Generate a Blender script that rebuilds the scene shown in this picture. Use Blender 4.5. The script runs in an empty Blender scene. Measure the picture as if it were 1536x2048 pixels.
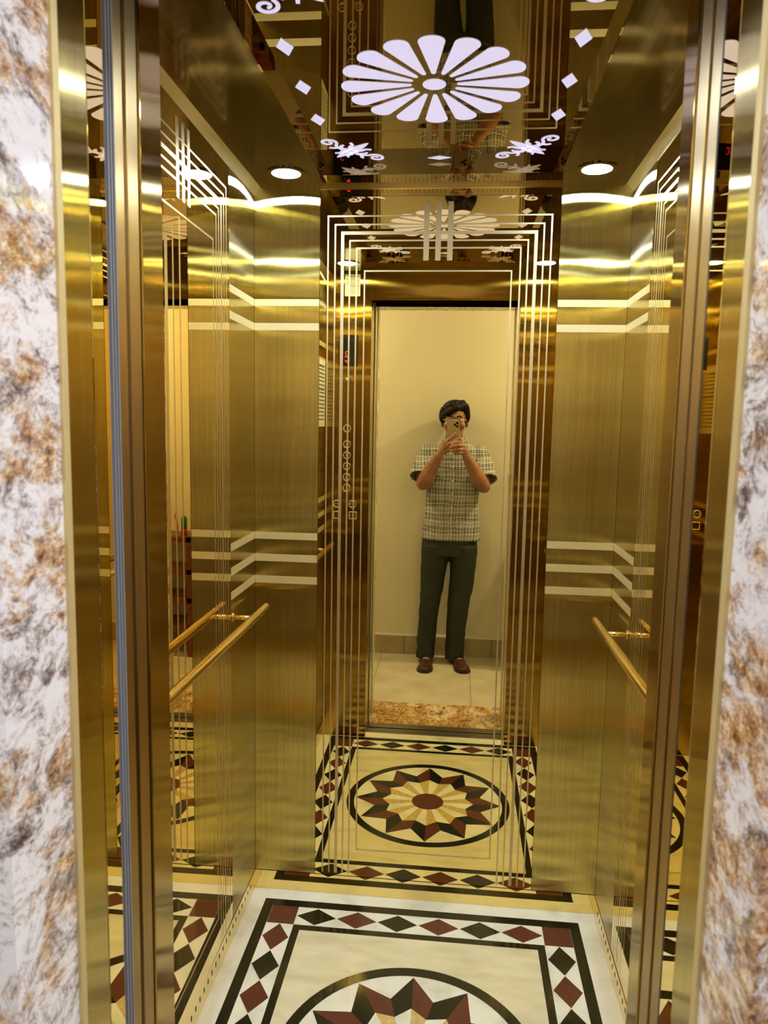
import bpy, bmesh, math, random
from mathutils import Vector, Matrix
random.seed(4)
S = bpy.context.scene
PI = math.pi
# ------------------------------------------------------------------ camera
XL, XR, DB, YF, HC = -0.6085, 0.4681, 2.1993, 0.9935, 2.178
CAMZ = 1.5
cd = bpy.data.cameras.new('camera'); cam = bpy.data.objects.new('camera', cd); S.collection.objects.link(cam)
fw = Vector((-0.09490442, 0.9885835, -0.11702914)); rt = Vector((0.9950412, 0.09771964, 0.0185442)); up = Vector((-0.02976854, 0.11468888, 0.99295533))
cam.matrix_world = Matrix(((rt.x, up.x, -fw.x, 0), (rt.y, up.y, -fw.y, 0), (rt.z, up.z, -fw.z, CAMZ), (0, 0, 0, 1)))
cd.sensor_fit = 'VERTICAL'; cd.sensor_height = 36; cd.lens = 1480.77 / 2048 * 36; cd.clip_start = 0.004
cd.dof.use_dof = True; cd.dof.focus_distance = 2.9; cd.dof.aperture_fstop = 9.0
S.camera = cam
# ------------------------------------------------------------------ world, lights, exposure
w = bpy.data.worlds.new('world'); S.world = w; w.use_nodes = True
w.node_tree.nodes['Background'].inputs[0].default_value = (1.0, 0.9, 0.75, 1); w.node_tree.nodes['Background'].inputs[1].default_value = 0.02
S.view_settings.view_transform = 'Standard'; S.view_settings.look = 'None'; S.view_settings.exposure = 0.0; S.view_settings.gamma = 1
S.view_settings.use_curve_mapping = False
S.cycles.use_light_tree = False; S.cycles.max_bounces = 8; S.cycles.glossy_bounces = 7; S.cycles.diffuse_bounces = 2; S.cycles.adaptive_threshold = 0.05
S.cycles.caustics_reflective = True; S.cycles.sample_clamp_indirect = 12; S.cycles.blur_glossy = 0.3
def area(name, loc, aim, size, power, col):
    l = bpy.data.lights.new(name, 'AREA'); l.shape = 'DISK'; l.size = size; l.energy = power; l.color = col
    o = bpy.data.objects.new(name, l); S.collection.objects.link(o); o.location = loc
    o.rotation_euler = (Vector(aim) - Vector(loc)).to_track_quat('-Z', 'Y').to_euler()
area('lobby_lamp', (1.25, 0.05, 2.55), (0.5, 0.15, 0.6), 0.14, 30, (0.95, 0.95, 1.0))
area('lobby_lamp', (-1.35, 0.05, 2.55), (-0.5, 0.15, 0.6), 0.30, 21, (0.95, 0.95, 1.0))
DOWNLIGHT, PANEL_LIGHT = 380.0, 0.80

# ------------------------------------------------------------------ materials
def newmat(name):
    m = bpy.data.materials.new(name); m.use_nodes = True
    nt = m.node_tree; return m, nt, nt.nodes['Principled BSDF']
def N(nt, t, **kw):
    n = nt.nodes.new(t)
    for k, v in kw.items():
        if k in n.inputs: n.inputs[k].default_value = v
        else: setattr(n, k, v)
    return n
def ramp(nt, fac, stops):
    r = nt.nodes.new('ShaderNodeValToRGB'); cr = r.color_ramp
    while len(cr.elements) < len(stops): cr.elements.new(0.5)
    for e, (p, c) in zip(cr.elements, stops): e.position = p; e.color = (*c, 1)
    nt.links.new(fac, r.inputs[0]); return r.outputs[0]
def coords(nt, scale=(1, 1, 1), rot=(0, 0, 0)):
    g = nt.nodes.new('ShaderNodeNewGeometry'); mp = nt.nodes.new('ShaderNodeMapping')
    nt.links.new(g.outputs['Position'], mp.inputs[0]); mp.inputs['Scale'].default_value = scale; mp.inputs['Rotation'].default_value = rot
    return mp.outputs[0]
def flat(name, col, rough=0.5, metal=0.0, **kw):
    m, nt, b = newmat(name); b.inputs['Base Color'].default_value = (*col, 1); b.inputs['Roughness'].default_value = rough; b.inputs['Metallic'].default_value = metal
    for k, v in kw.items(): b.inputs[k].default_value = v
    return m
def speck(name, cols, scale, rough=0.4, detail=4, sc=(1, 1, 1), **kw):
    m, nt, b = newmat(name)
    n = N(nt, 'ShaderNodeTexNoise', Scale=scale, Detail=detail); nt.links.new(coords(nt, sc), n.inputs['Vector'])
    nt.links.new(ramp(nt, n.outputs[0], cols), b.inputs['Base Color']); b.inputs['Roughness'].default_value = rough
    for k, v in kw.items(): b.inputs[k].default_value = v
    return m
def brushed(name, col, ax, ay, horiz=True, wave=0.0, streak=0.10):
    # very anisotropic metal: ax = spread across the grain, ay = spread along it
    m = bpy.data.materials.new(name); m.use_nodes = True; nt = m.node_tree; nt.nodes.remove(nt.nodes['Principled BSDF']); L = nt.links
    b = nt.nodes.new('ShaderNodeBsdfAnisotropic'); L.new(b.outputs[0], nt.nodes['Material Output'].inputs[0])
    b.inputs['Roughness'].default_value = math.sqrt(math.sqrt(ax * ay)); b.inputs['Anisotropy'].default_value = math.sqrt(ay / ax) - 1
    st = N(nt, 'ShaderNodeTexNoise', Scale=1.0, Detail=1)
    L.new(coords(nt, (700, 700, 3) if horiz else (700, 3, 3)), st.inputs['Vector'])
    c0 = tuple(c * (1 - streak) for c in col); c1 = tuple(min(1, c * (1 + streak)) for c in col)
    base = ramp(nt, st.outputs[0], [(0.35, c0), (0.65, c1)])
    lw = N(nt, 'ShaderNodeLayerWeight', Blend=0.5); pw = N(nt, 'ShaderNodeMath', operation='POWER'); pw.inputs[1].default_value = 5.0; L.new(lw.outputs['Facing'], pw.inputs[0])
    mx = N(nt, 'ShaderNodeMix', data_type='RGBA'); L.new(pw.outputs[0], mx.inputs[0]); L.new(base, mx.inputs[6]); mx.inputs[7].default_value = (1, 1, 1, 1)
    L.new(mx.outputs[2], b.inputs['Color'])
    if horiz:
        g = nt.nodes.new('ShaderNodeNewGeometry'); cr = N(nt, 'ShaderNodeVectorMath', operation='CROSS_PRODUCT'); cr.inputs[1].default_value = (0, 0, 1)
        L.new(g.outputs['Normal'], cr.inputs[0]); L.new(cr.outputs[0], b.inputs['Tangent'])
    else:
        cx = N(nt, 'ShaderNodeCombineXYZ', X=1.0); L.new(cx.outputs[0], b.inputs['Tangent'])
    if wave:
        n2 = N(nt, 'ShaderNodeTexNoise', Scale=1.0, Detail=1); L.new(coords(nt, (5, 5, 9)), n2.inputs['Vector'])
        bp = N(nt, 'ShaderNodeBump', Strength=wave, Distance=0.02); L.new(n2.outputs[0], bp.inputs['Height']); L.new(bp.outputs[0], b.inputs['Normal'])
    return m
def polished(name, col, rough=0.02, wave=0.0, ws=4):
    m, nt, b = newmat(name); b.inputs['Base Color'].default_value = (*col, 1); b.inputs['Metallic'].default_value = 1; b.inputs['Roughness'].default_value = rough
    if wave:
        n2 = N(nt, 'ShaderNodeTexNoise', Scale=ws, Detail=1); nt.links.new(coords(nt), n2.inputs['Vector'])
        bp = N(nt, 'ShaderNodeBump', Strength=wave, Distance=0.01); nt.links.new(n2.outputs[0], bp.inputs['Height']); nt.links.new(bp.outputs[0], b.inputs['Normal'])
    return m
def emit(name, col, strength, rough=0.3):
    m, nt, b = newmat(name); b.inputs['Base Color'].default_value = (*[c * .5 for c in col], 1); b.inputs['Roughness'].default_value = rough
    b.inputs['Emission Color'].default_value = (*col, 1); b.inputs['Emission Strength'].default_value = strength
    return m
M = {}
M['brushed'] = brushed('brushed_gold', (0.72, 0.60, 0.205), 0.20, 0.0025, wave=0.03)
M['return'] = brushed('satin_gold', (0.46, 0.325, 0.09), 0.05, 0.003, wave=0.03, streak=.01)
M['jamb'] = brushed('jamb_gold', (0.66, 0.545, 0.19), 0.12, 0.003, wave=0.02)
M['ceil_brushed'] = brushed('brushed_bronze', (0.25, 0.19, 0.09), 0.025, 0.003, False, streak=.12)
M['mirror'] = polished('gold_mirror', (0.88, 0.70, 0.27), 0.008)
M['side_mirror'] = polished('gold_mirror_side', (0.86, 0.68, 0.32), 0.012, 0.02, 3)
M['ceil_mirror'] = polished('bronze_mirror', (0.38, 0.29, 0.12), 0.012)
M['etch'] = flat('etched_gold', (0.74, 0.62, 0.36), 0.40, 1.0)
M['band'] = flat('etched_band', (0.76, 0.63, 0.33), 0.55, 0.6)
M['rail'] = polished('polished_brass', (0.95, 0.72, 0.28), 0.20)
M['dull'] = brushed('dull_gold', (0.58, 0.42, 0.17), 0.30, 0.05)
M['trim'] = polished('bright_trim', (0.90, 0.87, 0.74), 0.30)
M['black'] = flat('black_rubber', (0.012, 0.011, 0.010), 0.6)
M['dark'] = flat('dark_gap', (0.02, 0.014, 0.008), 0.8)
M['grey_rubber'] = flat('grey_seal', (0.20, 0.21, 0.25), 0.45)
M['alu'] = flat('aluminium', (0.55, 0.54, 0.50), 0.35, 1.0)
M['chrome'] = flat('chrome', (0.95, 0.94, 0.92), 0.28, 1.0)
M['downlight'] = emit('lamp_disc', (0.79, 0.92, 1.06), DOWNLIGHT)
M['panel_light'] = emit('backlit_acrylic', (0.74, 0.70, 1.0), PANEL_LIGHT)
M['display'] = flat('black_glass', (0.003, 0.003, 0.003), 0.25)
M['red_led'] = emit('red_led', (1.0, 0.03, 0.02), 1.6)
for k_ in ('panel_light', 'red_led'):
    try: bpy.data.materials[{'panel_light': 'backlit_acrylic', 'red_led': 'red_led'}[k_]].cycles.emission_sampling = 'NONE'
    except Exception: pass
M['white_marble'] = speck('white_marble', [(0.3, (0.62, 0.61, 0.56)), (0.5, (0.80, 0.79, 0.74)), (0.7, (0.84, 0.83, 0.79))], 9, 0.12, 8)
M['cream_marble'] = speck('cream_marble', [(0.3, (0.60, 0.54, 0.38)), (0.5, (0.70, 0.65, 0.48)), (0.7, (0.78, 0.73, 0.58))], 7, 0.12, 8, (1, 3, 1))
M['black_stone'] = speck('black_granite', [(0.3, (0.008, 0.009, 0.006)), (0.68, (0.016, 0.017, 0.012)), (0.80, (0.10, 0.10, 0.08))], 260, 0.10, 2)
M['red_stone'] = speck('red_granite', [(0.3, (0.075, 0.018, 0.012)), (0.55, (0.13, 0.036, 0.024)), (0.75, (0.20, 0.075, 0.055))], 420, 0.12, 3)
M['yellow_stone'] = speck('yellow_marble', [(0.3, (0.52, 0.36, 0.13)), (0.7, (0.68, 0.52, 0.25))], 60, 0.14, 5)
def granite(name='mottled_granite', lo=0.49, tint=None):
    m, nt, b = newmat(name); L = nt.links
    co = coords(nt, (1, .6, 1))
    wn = N(nt, 'ShaderNodeTexNoise', Scale=9, Detail=5); L.new(co, wn.inputs['Vector'])
    vm = N(nt, 'ShaderNodeVectorMath', operation='MULTIPLY_ADD'); vm.inputs[1].default_value = (.10, .10, .10); L.new(wn.outputs['Color'], vm.inputs[0]); L.new(co, vm.inputs[2])
    a = N(nt, 'ShaderNodeTexNoise', Scale=24, Detail=9, Roughness=0.82); L.new(vm.outputs[0], a.inputs['Vector'])
    base = ramp(nt, a.outputs[0], [(0.33, (0.04, 0.03, 0.03)), (0.41, (0.20, 0.15, 0.15)), (0.46, (0.52, 0.47, 0.48)), (0.51, (0.86, 0.84, 0.92)), (0.70, (0.92, 0.91, 1.0))])
    r = N(nt, 'ShaderNodeTexNoise', Scale=8, Detail=9, Roughness=0.80)
    mp = N(nt, 'ShaderNodeMapping', Location=(5, 3, 1)); L.new(vm.outputs[0], mp.inputs[0]); L.new(mp.outputs[0], r.inputs['Vector'])
    rf = ramp(nt, r.outputs[0], [(lo, (0, 0, 0)), (lo + .055, (0.8, 0.8, 0.8)), (0.62, (1, 1, 1))])
    rc = N(nt, 'ShaderNodeTexNoise', Scale=70, Detail=6, Roughness=0.8); L.new(co, rc.inputs['Vector'])
    rust = ramp(nt, rc.outputs[0], [(0.38, (0.09, 0.035, 0.015)), (0.46, (0.36, 0.15, 0.045)), (0.53, (0.62, 0.38, 0.17)), (0.60, (0.86, 0.76, 0.64))])
    mx = N(nt, 'ShaderNodeMix', data_type='RGBA'); L.new(rf, mx.inputs[0]); L.new(base, mx.inputs[6]); L.new(rust, mx.inputs[7])
    if tint:
        tm = N(nt, 'ShaderNodeMix', data_type='RGBA', blend_type='MULTIPLY'); tm.inputs[0].default_value = 1; L.new(mx.outputs[2], tm.inputs[6]); tm.inputs[7].default_value = (*tint, 1); L.new(tm.outputs[2], b.inputs['Base Color'])
    else: L.new(mx.outputs[2], b.inputs['Base Color'])
    b.inputs['Roughness'].default_value = 0.08
    return m
M['granite'] = granite(); M['granite_brown'] = granite('brown_granite', .46, (.80, .66, .40))
M['cream_wall'] = speck('cream_paint', [(0.3, (0.72, 0.66, 0.52)), (0.7, (0.78, 0.72, 0.58))], 2.0, 0.7, 3)
M['white_paint'] = flat('white_paint', (0.8, 0.76, 0.68), 0.8)
M['floor_tile'] = speck('cream_tile', [(0.3, (0.50, 0.43, 0.32)), (0.7, (0.62, 0.55, 0.43))], 6, 0.25, 8)
M['base_tile'] = speck('beige_tile', [(0.3, (0.36, 0.28, 0.16)), (0.7, (0.46, 0.37, 0.24))], 7, 0.25, 8)
M['grout'] = flat('grout', (0.28, 0.22, 0.15), 0.9)
M['rosewood'] = speck('red_wood', [(0.3, (0.10, 0.020, 0.008)), (0.7, (0.24, 0.055, 0.020))], 14, 0.3, 4, (1, 8, 8))
M['paper'] = flat('paper', (0.80, 0.78, 0.66), 0.7)
M['ink'] = flat('ink', (0.05, 0.05, 0.06), 0.7)
M['label_green'] = flat('label_green', (0.10, 0.32, 0.05), 0.5)
M['label_yellow'] = flat('label_yellow', (0.75, 0.75, 0.25), 0.5)
M['label_red'] = flat('label_red', (0.65, 0.04, 0.03), 0.5)
M['plastic_green'] = flat('green_plastic', (0.02, 0.16, 0.03), 0.3)
M['plastic_red'] = flat('red_plastic', (0.5, 0.02, 0.02), 0.3)

# ------------------------------------------------------------------ helpers
def mesh(name, vs, fs, mat, parent=None, smooth=False):
    me = bpy.data.meshes.new(name); me.from_pydata([tuple(v) for v in vs], [], fs); me.update()
    bm = bmesh.new(); bm.from_mesh(me); bmesh.ops.recalc_face_normals(bm, faces=bm.faces); bm.to_mesh(me); bm.free()
    if smooth:
        for p in me.polygons: p.use_smooth = True
    me.materials.append(M[mat] if isinstance(mat, str) else mat)
    o = bpy.data.objects.new(name, me); S.collection.objects.link(o)
    if parent is not None: o.parent = parent; o.matrix_parent_inverse = Matrix.Translation(parent.location).inverted() if parent.location.length else Matrix()
    return o
def box_data(x0, x1, y0, y1, z0, z1):
    vs = [(x, y, z) for x in (x0, x1) for y in (y0, y1) for z in (z0, z1)]
    return vs, [(0, 1, 3, 2), (4, 6, 7, 5), (0, 4, 5, 1), (2, 3, 7, 6), (0, 2, 6, 4), (1, 5, 7, 3)]
def box(name, x0, x1, y0, y1, z0, z1, mat, parent=None, bevel=0):
    o = mesh(name, *box_data(x0, x1, y0, y1, z0, z1), mat, parent)
    if bevel:
        m = o.modifiers.new('bevel', 'BEVEL'); m.width = bevel; m.segments = 2; m.limit_method = 'ANGLE'
    return o
def boxes(name, lst, mat, parent=None):
    V, F = [], []
    for b in lst:
        v, f = box_data(*b); k = len(V); V += v; F += [tuple(i + k for i in q) for q in f]
    return mesh(name, V, F, mat, parent)
def prism(name, pts, d0, d1, mp, mat, parent=None):
    n = len(pts); V = [mp(u, v, d0) for u, v in pts] + [mp(u, v, d1) for u, v in pts]
    F = [tuple(range(n - 1, -1, -1)), tuple(range(n, 2 * n))] + [(i, (i + 1) % n, n + (i + 1) % n, n + i) for i in range(n)]
    return mesh(name, V, F, mat, parent)
def ringp(name, outer, inner, d0, d1, mp, mat, parent=None, closed=True):
    n = len(outer); V = [mp(u, v, d) for d in (d0, d1) for u, v in outer] + [mp(u, v, d) for d in (d0, d1) for u, v in inner]
    F = []
    for i in range(n if closed else n - 1):
        j = (i + 1) % n
        F += [(n + i, n + j, 3 * n + j, 3 * n + i), (i, 2 * n + i, 2 * n + j, j), (i, j, n + j, n + i), (2 * n + i, 3 * n + i, 3 * n + j, 2 * n + j)]
    if not closed:
        F += [(0, n, 3 * n, 2 * n), (n - 1, 3 * n - 1, 4 * n - 1, 2 * n - 1)]
    return mesh(name, V, F, mat, parent)
def tube_data(pts, rs, seg=16, caps=True):
    pts = [Vector(p) for p in pts]; n = len(pts)
    if not hasattr(rs, '__len__'): rs = [rs] * n
    V, F = [], []; ref = None
    for i, p in enumerate(pts):
        t = (pts[min(i + 1, n - 1)] - pts[max(i - 1, 0)]).normalized()
        if ref is None:
            ref = t.orthogonal().normalized()
        ref = (ref - t * ref.dot(t)).normalized(); b = t.cross(ref)
        for k in range(seg):
            a = 2 * PI * k / seg; V.append(p + (ref * math.cos(a) + b * math.sin(a)) * rs[i])
    for i in range(n - 1):
        for k in range(seg):
            a = i * seg + k; c = i * seg + (k + 1) % seg; F.append((a, c, c + seg, a + seg))
    if caps: F += [tuple(range(seg - 1, -1, -1)), tuple(range((n - 1) * seg, n * seg))]
    return V, F
def tube(name, pts, rs, mat, parent=None, seg=16):
    V, F = tube_data(pts, rs, seg); o = mesh(name, V, F, mat, parent, True)
    for p in o.data.polygons:
        if len(p.vertices) > 4: p.use_smooth = False
    return o
def cyl(name, c, ax, r, h, mat, parent=None, seg=32):
    c = Vector(c); a = Vector(ax)
    return tube(name, [c, c + a * h], r, mat, parent, seg)
def empty(name, loc=(0, 0, 0)):
    o = bpy.data.objects.new(name, None); o.empty_display_size = 0.05; S.collection.objects.link(o); o.location = loc; return o
def tag(o, label, cat, group=None):
    o['label'] = label; o['category'] = cat
    if group: o['group'] = group
    return o
def struct(o, label=None):
    o['kind'] = 'structure'
    if label: o['label'] = label
    return o
def lab(o, label): o['label'] = label; return o
FLOORMAP = lambda u, v, d: (u, v, d)
def text_mesh(name, s, size, mp, mat, parent, depth=0.0006):
    c = bpy.data.curves.new(name, 'FONT'); c.body = s; c.size = size; c.align_x = 'CENTER'; c.align_y = 'CENTER'; c.resolution_u = 2; c.extrude = depth
    o = bpy.data.objects.new(name, c); S.collection.objects.link(o)
    me = bpy.data.meshes.new_from_object(o.evaluated_get(bpy.context.evaluated_depsgraph_get())); bpy.data.objects.remove(o); bpy.data.curves.remove(c)
    for v in me.vertices: v.co = mp(v.co.x, v.co.y, v.co.z)
    me.materials.clear(); me.materials.append(M[mat]); o = bpy.data.objects.new(name, me); S.collection.objects.link(o); o.parent = parent; o.matrix_parent_inverse = Matrix.Translation(parent.location).inverted()
    return o

# ------------------------------------------------------------------ floor of the lift car
floor = struct(box('floor', XL - .03, XR + .03, 0.936, DB + .03, -0.04, -0.0006, 'white_marble'), 'white marble lift floor inlaid with black and red star medallion')
CX, CY = -0.0735, 1.573
def rect(hx, hy): return [(CX - hx, CY - hy), (CX + hx, CY - hy), (CX + hx, CY + hy), (CX - hx, CY + hy)]
T = 0.0
def tile(name, pts, mat): return prism(name, pts, -0.0025, T, FLOORMAP, mat, floor)
HX, HY, BW = 0.4864, 0.576, 0.030
IX, IY, IW = 0.3725, 0.464, 0.022
def border(hx, hy, w):
    o, i = rect(hx, hy), rect(hx - w, hy - w); g = 0.0004
    for k in range(4):
        j = (k + 1) % 4; tile('border_strip', [o[k], o[j], i[j], i[k]], 'black_stone')
border(HX, HY, BW); border(IX, IY, IW)
ox, oy = HX - BW, HY - BW
bx_, by_ = ox - IX, oy - IY; g = 0.0006
for sx in (-1, 1):
    for sy in (-1, 1):
        x0, x1 = CX + sx * (IX + g), CX + sx * (ox - g); y0, y1 = CY + sy * (IY + g), CY + sy * (oy - g)
        tile('corner_square', [(x0, y0), (x1, y0), (x1, y1), (x0, y1)], 'red_stone')
def dia(cx, cy, hx, hy, col): tile('diamond_tile', [(cx - hx, cy), (cx, cy - hy), (cx + hx, cy), (cx, cy + hy)], col)
for k in range(6):
    p = 2 * IX / 6; x = CX - IX + p * (k + .5)
    dia(x, CY + IY + by_ / 2, p / 2 - .002, by_ / 2 - .004, ('black_stone', 'red_stone')[k % 2])
    dia(x, CY - IY - by_ / 2, p / 2 - .002, by_ / 2 - .004, ('red_stone', 'black_stone')[k % 2])
for k in range(8):
    p = 2 * IY / 8; y = CY + IY - p * (k + .5)
    dia(CX - IX - bx_ / 2, y, bx_ / 2 - .003, p / 2 - .001, ('red_stone', 'black_stone')[k % 2])
    dia(CX + IX + bx_ / 2, y, bx_ / 2 - .003, p / 2 - .001, ('black_stone', 'red_stone')[k % 2])
NS = 96
def circ(r, n=NS): return [(CX + r * math.cos(2 * PI * i / n), CY + r * math.sin(2 * PI * i / n)) for i in range(n)]
fx, fy = IX - IW - g, IY - IW - g
def sq(n=NS):
    out = []
    for i in range(n):
        a = 2 * PI * i / n; c, s = math.cos(a), math.sin(a); t = min(fx / max(abs(c), 1e-9), fy / max(abs(s), 1e-9)); out.append([CX + t * c, CY + t * s])
    for sx in (-1, 1):
        for sy in (-1, 1):
            q = (CX + sx * fx, CY + sy * fy); k = min(range(n), key=lambda i: (out[i][0] - q[0]) ** 2 + (out[i][1] - q[1]) ** 2); out[k] = list(q)
    return out
ringp('cream_field', sq(), circ(.3255 + g), -.0025, T, FLOORMAP, 'cream_marble', floor)
ringp('medallion_ring', circ(.3255), circ(.2955), -.0025, T, FLOORMAP, 'black_stone', floor)
R1, R2, R4, R3, R5 = .291, .216, .182, .155, .064
P = lambda r, a: (CX + r * math.cos(math.radians(a)), CY + r * math.sin(math.radians(a)))
for k in range(12):
    a = 90 + 30 * k
    tile('star_half', [P(R1, a), P(R2, a + 15), P(R3, a + 15), P(R4, a)], 'black_stone')
    tile('star_half', [P(R1, a), P(R4, a), P(R3, a - 15), P(R2, a - 15)], 'red_stone')
    tile('petal_wedge', [P(R4, a), P(R3, a + 15), P(R5, a + 15), P(R5, a)], 'white_marble')
    tile('petal_wedge', [P(R4, a), P(R5, a), P(R5, a - 15), P(R3, a - 15)], 'yellow_stone')
prism('medallion_centre', circ(R5 - g, 32), -.0025, T, FLOORMAP, 'red_stone', floor)

# ------------------------------------------------------------------ walls of the car
MB = 0.064
def panel_art(parent, mp, half, center):
    ins = (.024, .045, .0665, .088, .108, .132); tops = (2.0955, 2.072, 2.0485, 2.027, 2.006, 1.942); ws = (.0042, .0042, .0092, .0046, .0046, .0042)
    for i, (a, t, w_) in enumerate(zip(ins, tops, ws)):
        h = half - a; w2 = w_ / 2; b = 0.071
        if i < 5:
            o = [(center - h - w2, b), (center - h - w2, t + w2), (center + h + w2, t + w2), (center + h + w2, b)]
            n = [(center - h + w2, b), (center - h + w2, t - w2), (center + h - w2, t - w2), (center + h - w2, b)]
            ringp('etched_line', o, n, 0, .00012, mp, 'etch', parent, False)
        else:
            b = 0.156
            o = [(center - h - w2, b - w2), (center - h - w2, t + w2), (center + h + w2, t + w2), (center + h + w2, b - w2)]
            n = [(center - h + w2, b + w2), (center - h + w2, t - w2), (center + h - w2, t - w2), (center + h - w2, b + w2)]
            ringp('etched_line', o, n, 0, .00012, mp, 'etch', parent)
    for k in (-1, 0, 1):
        c = center + k * .034; prism('etched_bar', [(c - .0078, 1.971), (c + .0078, 1.971), (c + .0078, 2.134), (c - .0078, 2.134)], .00013, .0003, mp, 'etch', parent)
BANDS = ((1.842, 1.862), (1.772, 1.793), (1.146, 1.168), (1.077, 1.100), (1.009, 1.032))
def wall_panels(wall, mp, segs, e0):
    # mp(u, z, d): d = distance proud of the finished face
    for kind, u0, u1 in segs:
        pm = {'b': 'brushed', 'm': 'mirror' if wall.name == 'wall_back' else 'side_mirror'}[kind]
        nm = {'b': 'brushed_panel', 'm': 'mirror_panel'}[kind]
        o = prism(nm, [(u0 + .0006, MB), (u1 - .0006, MB), (u1 - .0006, HC + .03), (u0 + .0006, HC + .03)], -.008, 0, mp, pm, wall)
        lab(o, 'polished gold mirror panel' if kind == 'm' else 'brushed gold panel')
        if kind == 'm': panel_art(o, mp, (u1 - u0) / 2, (u0 + u1) / 2)
        else:
            for z0, z1 in BANDS: prism('band', [(u0 + .001, z0), (u1 - .001, z0), (u1 - .001, z1), (u0 + .001, z1)], 0, .0003, mp, 'band', o)
wb = struct(box('wall_back', XL - .05, XR + .05, DB + .008, DB + .04, 0, 2.35, 'dark'))
wl = struct(box('wall_left', XL - .04, XL - .008, YF - .08, DB + .008, 0, 2.35, 'dark'))
wr = struct(box('wall_right', XR + .008, XR + .04, YF - .08, DB + .008, 0, 2.35, 'dark'))
ML, MR = -0.4126, 0.2731
wall_panels(wb, lambda u, z, d: (u, DB - d, z), (('b', XL, ML), ('m', ML, MR), ('b', MR, XR)), 0)
PS0, PS1 = 1.292, 1.956
wall_panels(wl, lambda u, z, d: (XL + d + (.006 * (PS1 - u) / (PS1 - PS0) if PS0 <= u <= PS1 else 0), u, z), (('b', YF, PS0), ('m', PS0, PS1), ('b', PS1, DB)), 0)
wall_panels(wr, lambda u, z, d: (XR - d, u, z), (('b', YF, PS0), ('m', PS0, PS1), ('b', PS1, DB)), 0)
# skirtings
bb = struct(box('baseboard_back', XL, XR, DB - .001, DB + .007, 0, MB - .002, 'mirror'), 'polished gold skirting strip under the mirror wall')
for nm, mp in (('baseboard_left', lambda d: XL + d), ('baseboard_right', lambda d: XR - d)):
    xa, xb_ = sorted((mp(-.006), mp(.0015))); sb = struct(box(nm, xa, xb_, YF, DB - .001, 0, MB - .002, 'side_mirror'), 'polished gold skirting strip with a row of vent slots')
    sl = []
    for k in range(36):
        y = 1.05 + k * .031; xa, xb_ = sorted((mp(.0014), mp(.0019))); sl.append((xa, xb_, y, y + .006, .034, .047))
    q = boxes('vent_slots', sl, 'dark', sb); q['kind'] = 'stuff'

# ------------------------------------------------------------------ ceiling
RX0, RX1, RY0, RY1, RZ = -0.399, 0.262, 1.19, 2.105, 2.211
ce = struct(box('ceiling', XL - .04, XR + .04, YF - .08, DB + .04, RZ + .006, RZ + .05, 'dark'), 'bronze mirror lift ceiling with raised middle panel')
lab(box('side_panel', XL, RX0, YF, DB, HC, HC + .01, 'ceil_brushed', ce), 'brushed bronze ceiling panel')
lab(box('side_panel', RX1, XR, YF, DB, HC, HC + .01, 'ceil_brushed', ce), 'brushed bronze ceiling panel')
lab(box('middle_panel', RX0, RX1, RY0, RY1, RZ, RZ + .006, 'ceil_mirror', ce), 'bronze mirror ceiling panel')
for a in ((RX0, RX0 + .003, RY0, RY1), (RX1 - .003, RX1, RY0, RY1), (RX0, RX1, RY0, RY0 + .003), (RX0, RX1, RY1 - .003, RY1)):
    box('recess_edge', *a, HC - .0005, RZ + .0055, 'ceil_mirror', ce)
for y0, y1 in ((RY1, DB), (YF, RY0)):
    s_ = lab(box('vent_strip', RX0, RX1, y0 + .0005, y1, HC, HC + .008, 'ceil_mirror', ce), 'perforated bronze ceiling strip')
    V, F = [], []
    for r in range(4):
        for k in range(52):
            cx_, cy_ = RX0 + .02 + k * .012, (y0 + y1) / 2 - .018 + r * .012; n = len(V)
            V += [(cx_ + 0.0016 * math.cos(i * PI / 3), cy_ + 0.0016 * math.sin(i * PI / 3), HC - .0003) for i in range(6)]; F.append(tuple(range(n, n + 6)))
    q = mesh('vent_holes', V, F, 'dark', s_); q['kind'] = 'stuff'
def tri_trim(name, mp, a, b):
    pr = [(0, HC - .022), (0, HC), (.020, HC)]
    V = [mp(u, z, a) for u, z in pr] + [mp(u, z, b) for u, z in pr]
    return mesh(name, V, [(0, 1, 2), (3, 5, 4), (0, 3, 4, 1), (1, 4, 5, 2), (2, 5, 3, 0)], 'trim')
struct(tri_trim('trim_1', lambda u, z, s: (XL + u, s, z), YF, DB), 'bright gold cornice strip along the left wall')
struct(tri_trim('trim_2', lambda u, z, s: (XR - u, s, z), YF, DB), 'bright gold cornice strip along the right wall')
struct(box('trim_3', ML, MR, DB - .006, DB, HC - .008, HC, 'rail'), 'thin amber strip between the mirror and the ceiling')

# downlights
DL = []
for x in (-.485, .345):
    for y, fb in ((2.078, 'back'), (1.19, 'front')):
        t = empty('downlight', (x, y, HC)); side = 'left' if x < 0 else 'right'
        tag(t, f'round white downlight in the {side} brushed ceiling panel, near the {"mirror wall" if fb == "back" else "doorway"}', 'ceiling light', 'recessed downlights in the lift ceiling')
        ca = [(x + .052 * math.cos(2 * PI * i / 40), y + .052 * math.sin(2 * PI * i / 40)) for i in range(40)]
        cb = [(x + .039 * math.cos(2 * PI * i / 40), y + .039 * math.sin(2 * PI * i / 40)) for i in range(40)]
        ringp('bezel', ca, cb, HC - .003, HC, FLOORMAP, 'ceil_mirror', t)
        prism('lamp_disc', cb, HC - .0015, HC - .0005, FLOORMAP, 'downlight', t)
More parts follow.
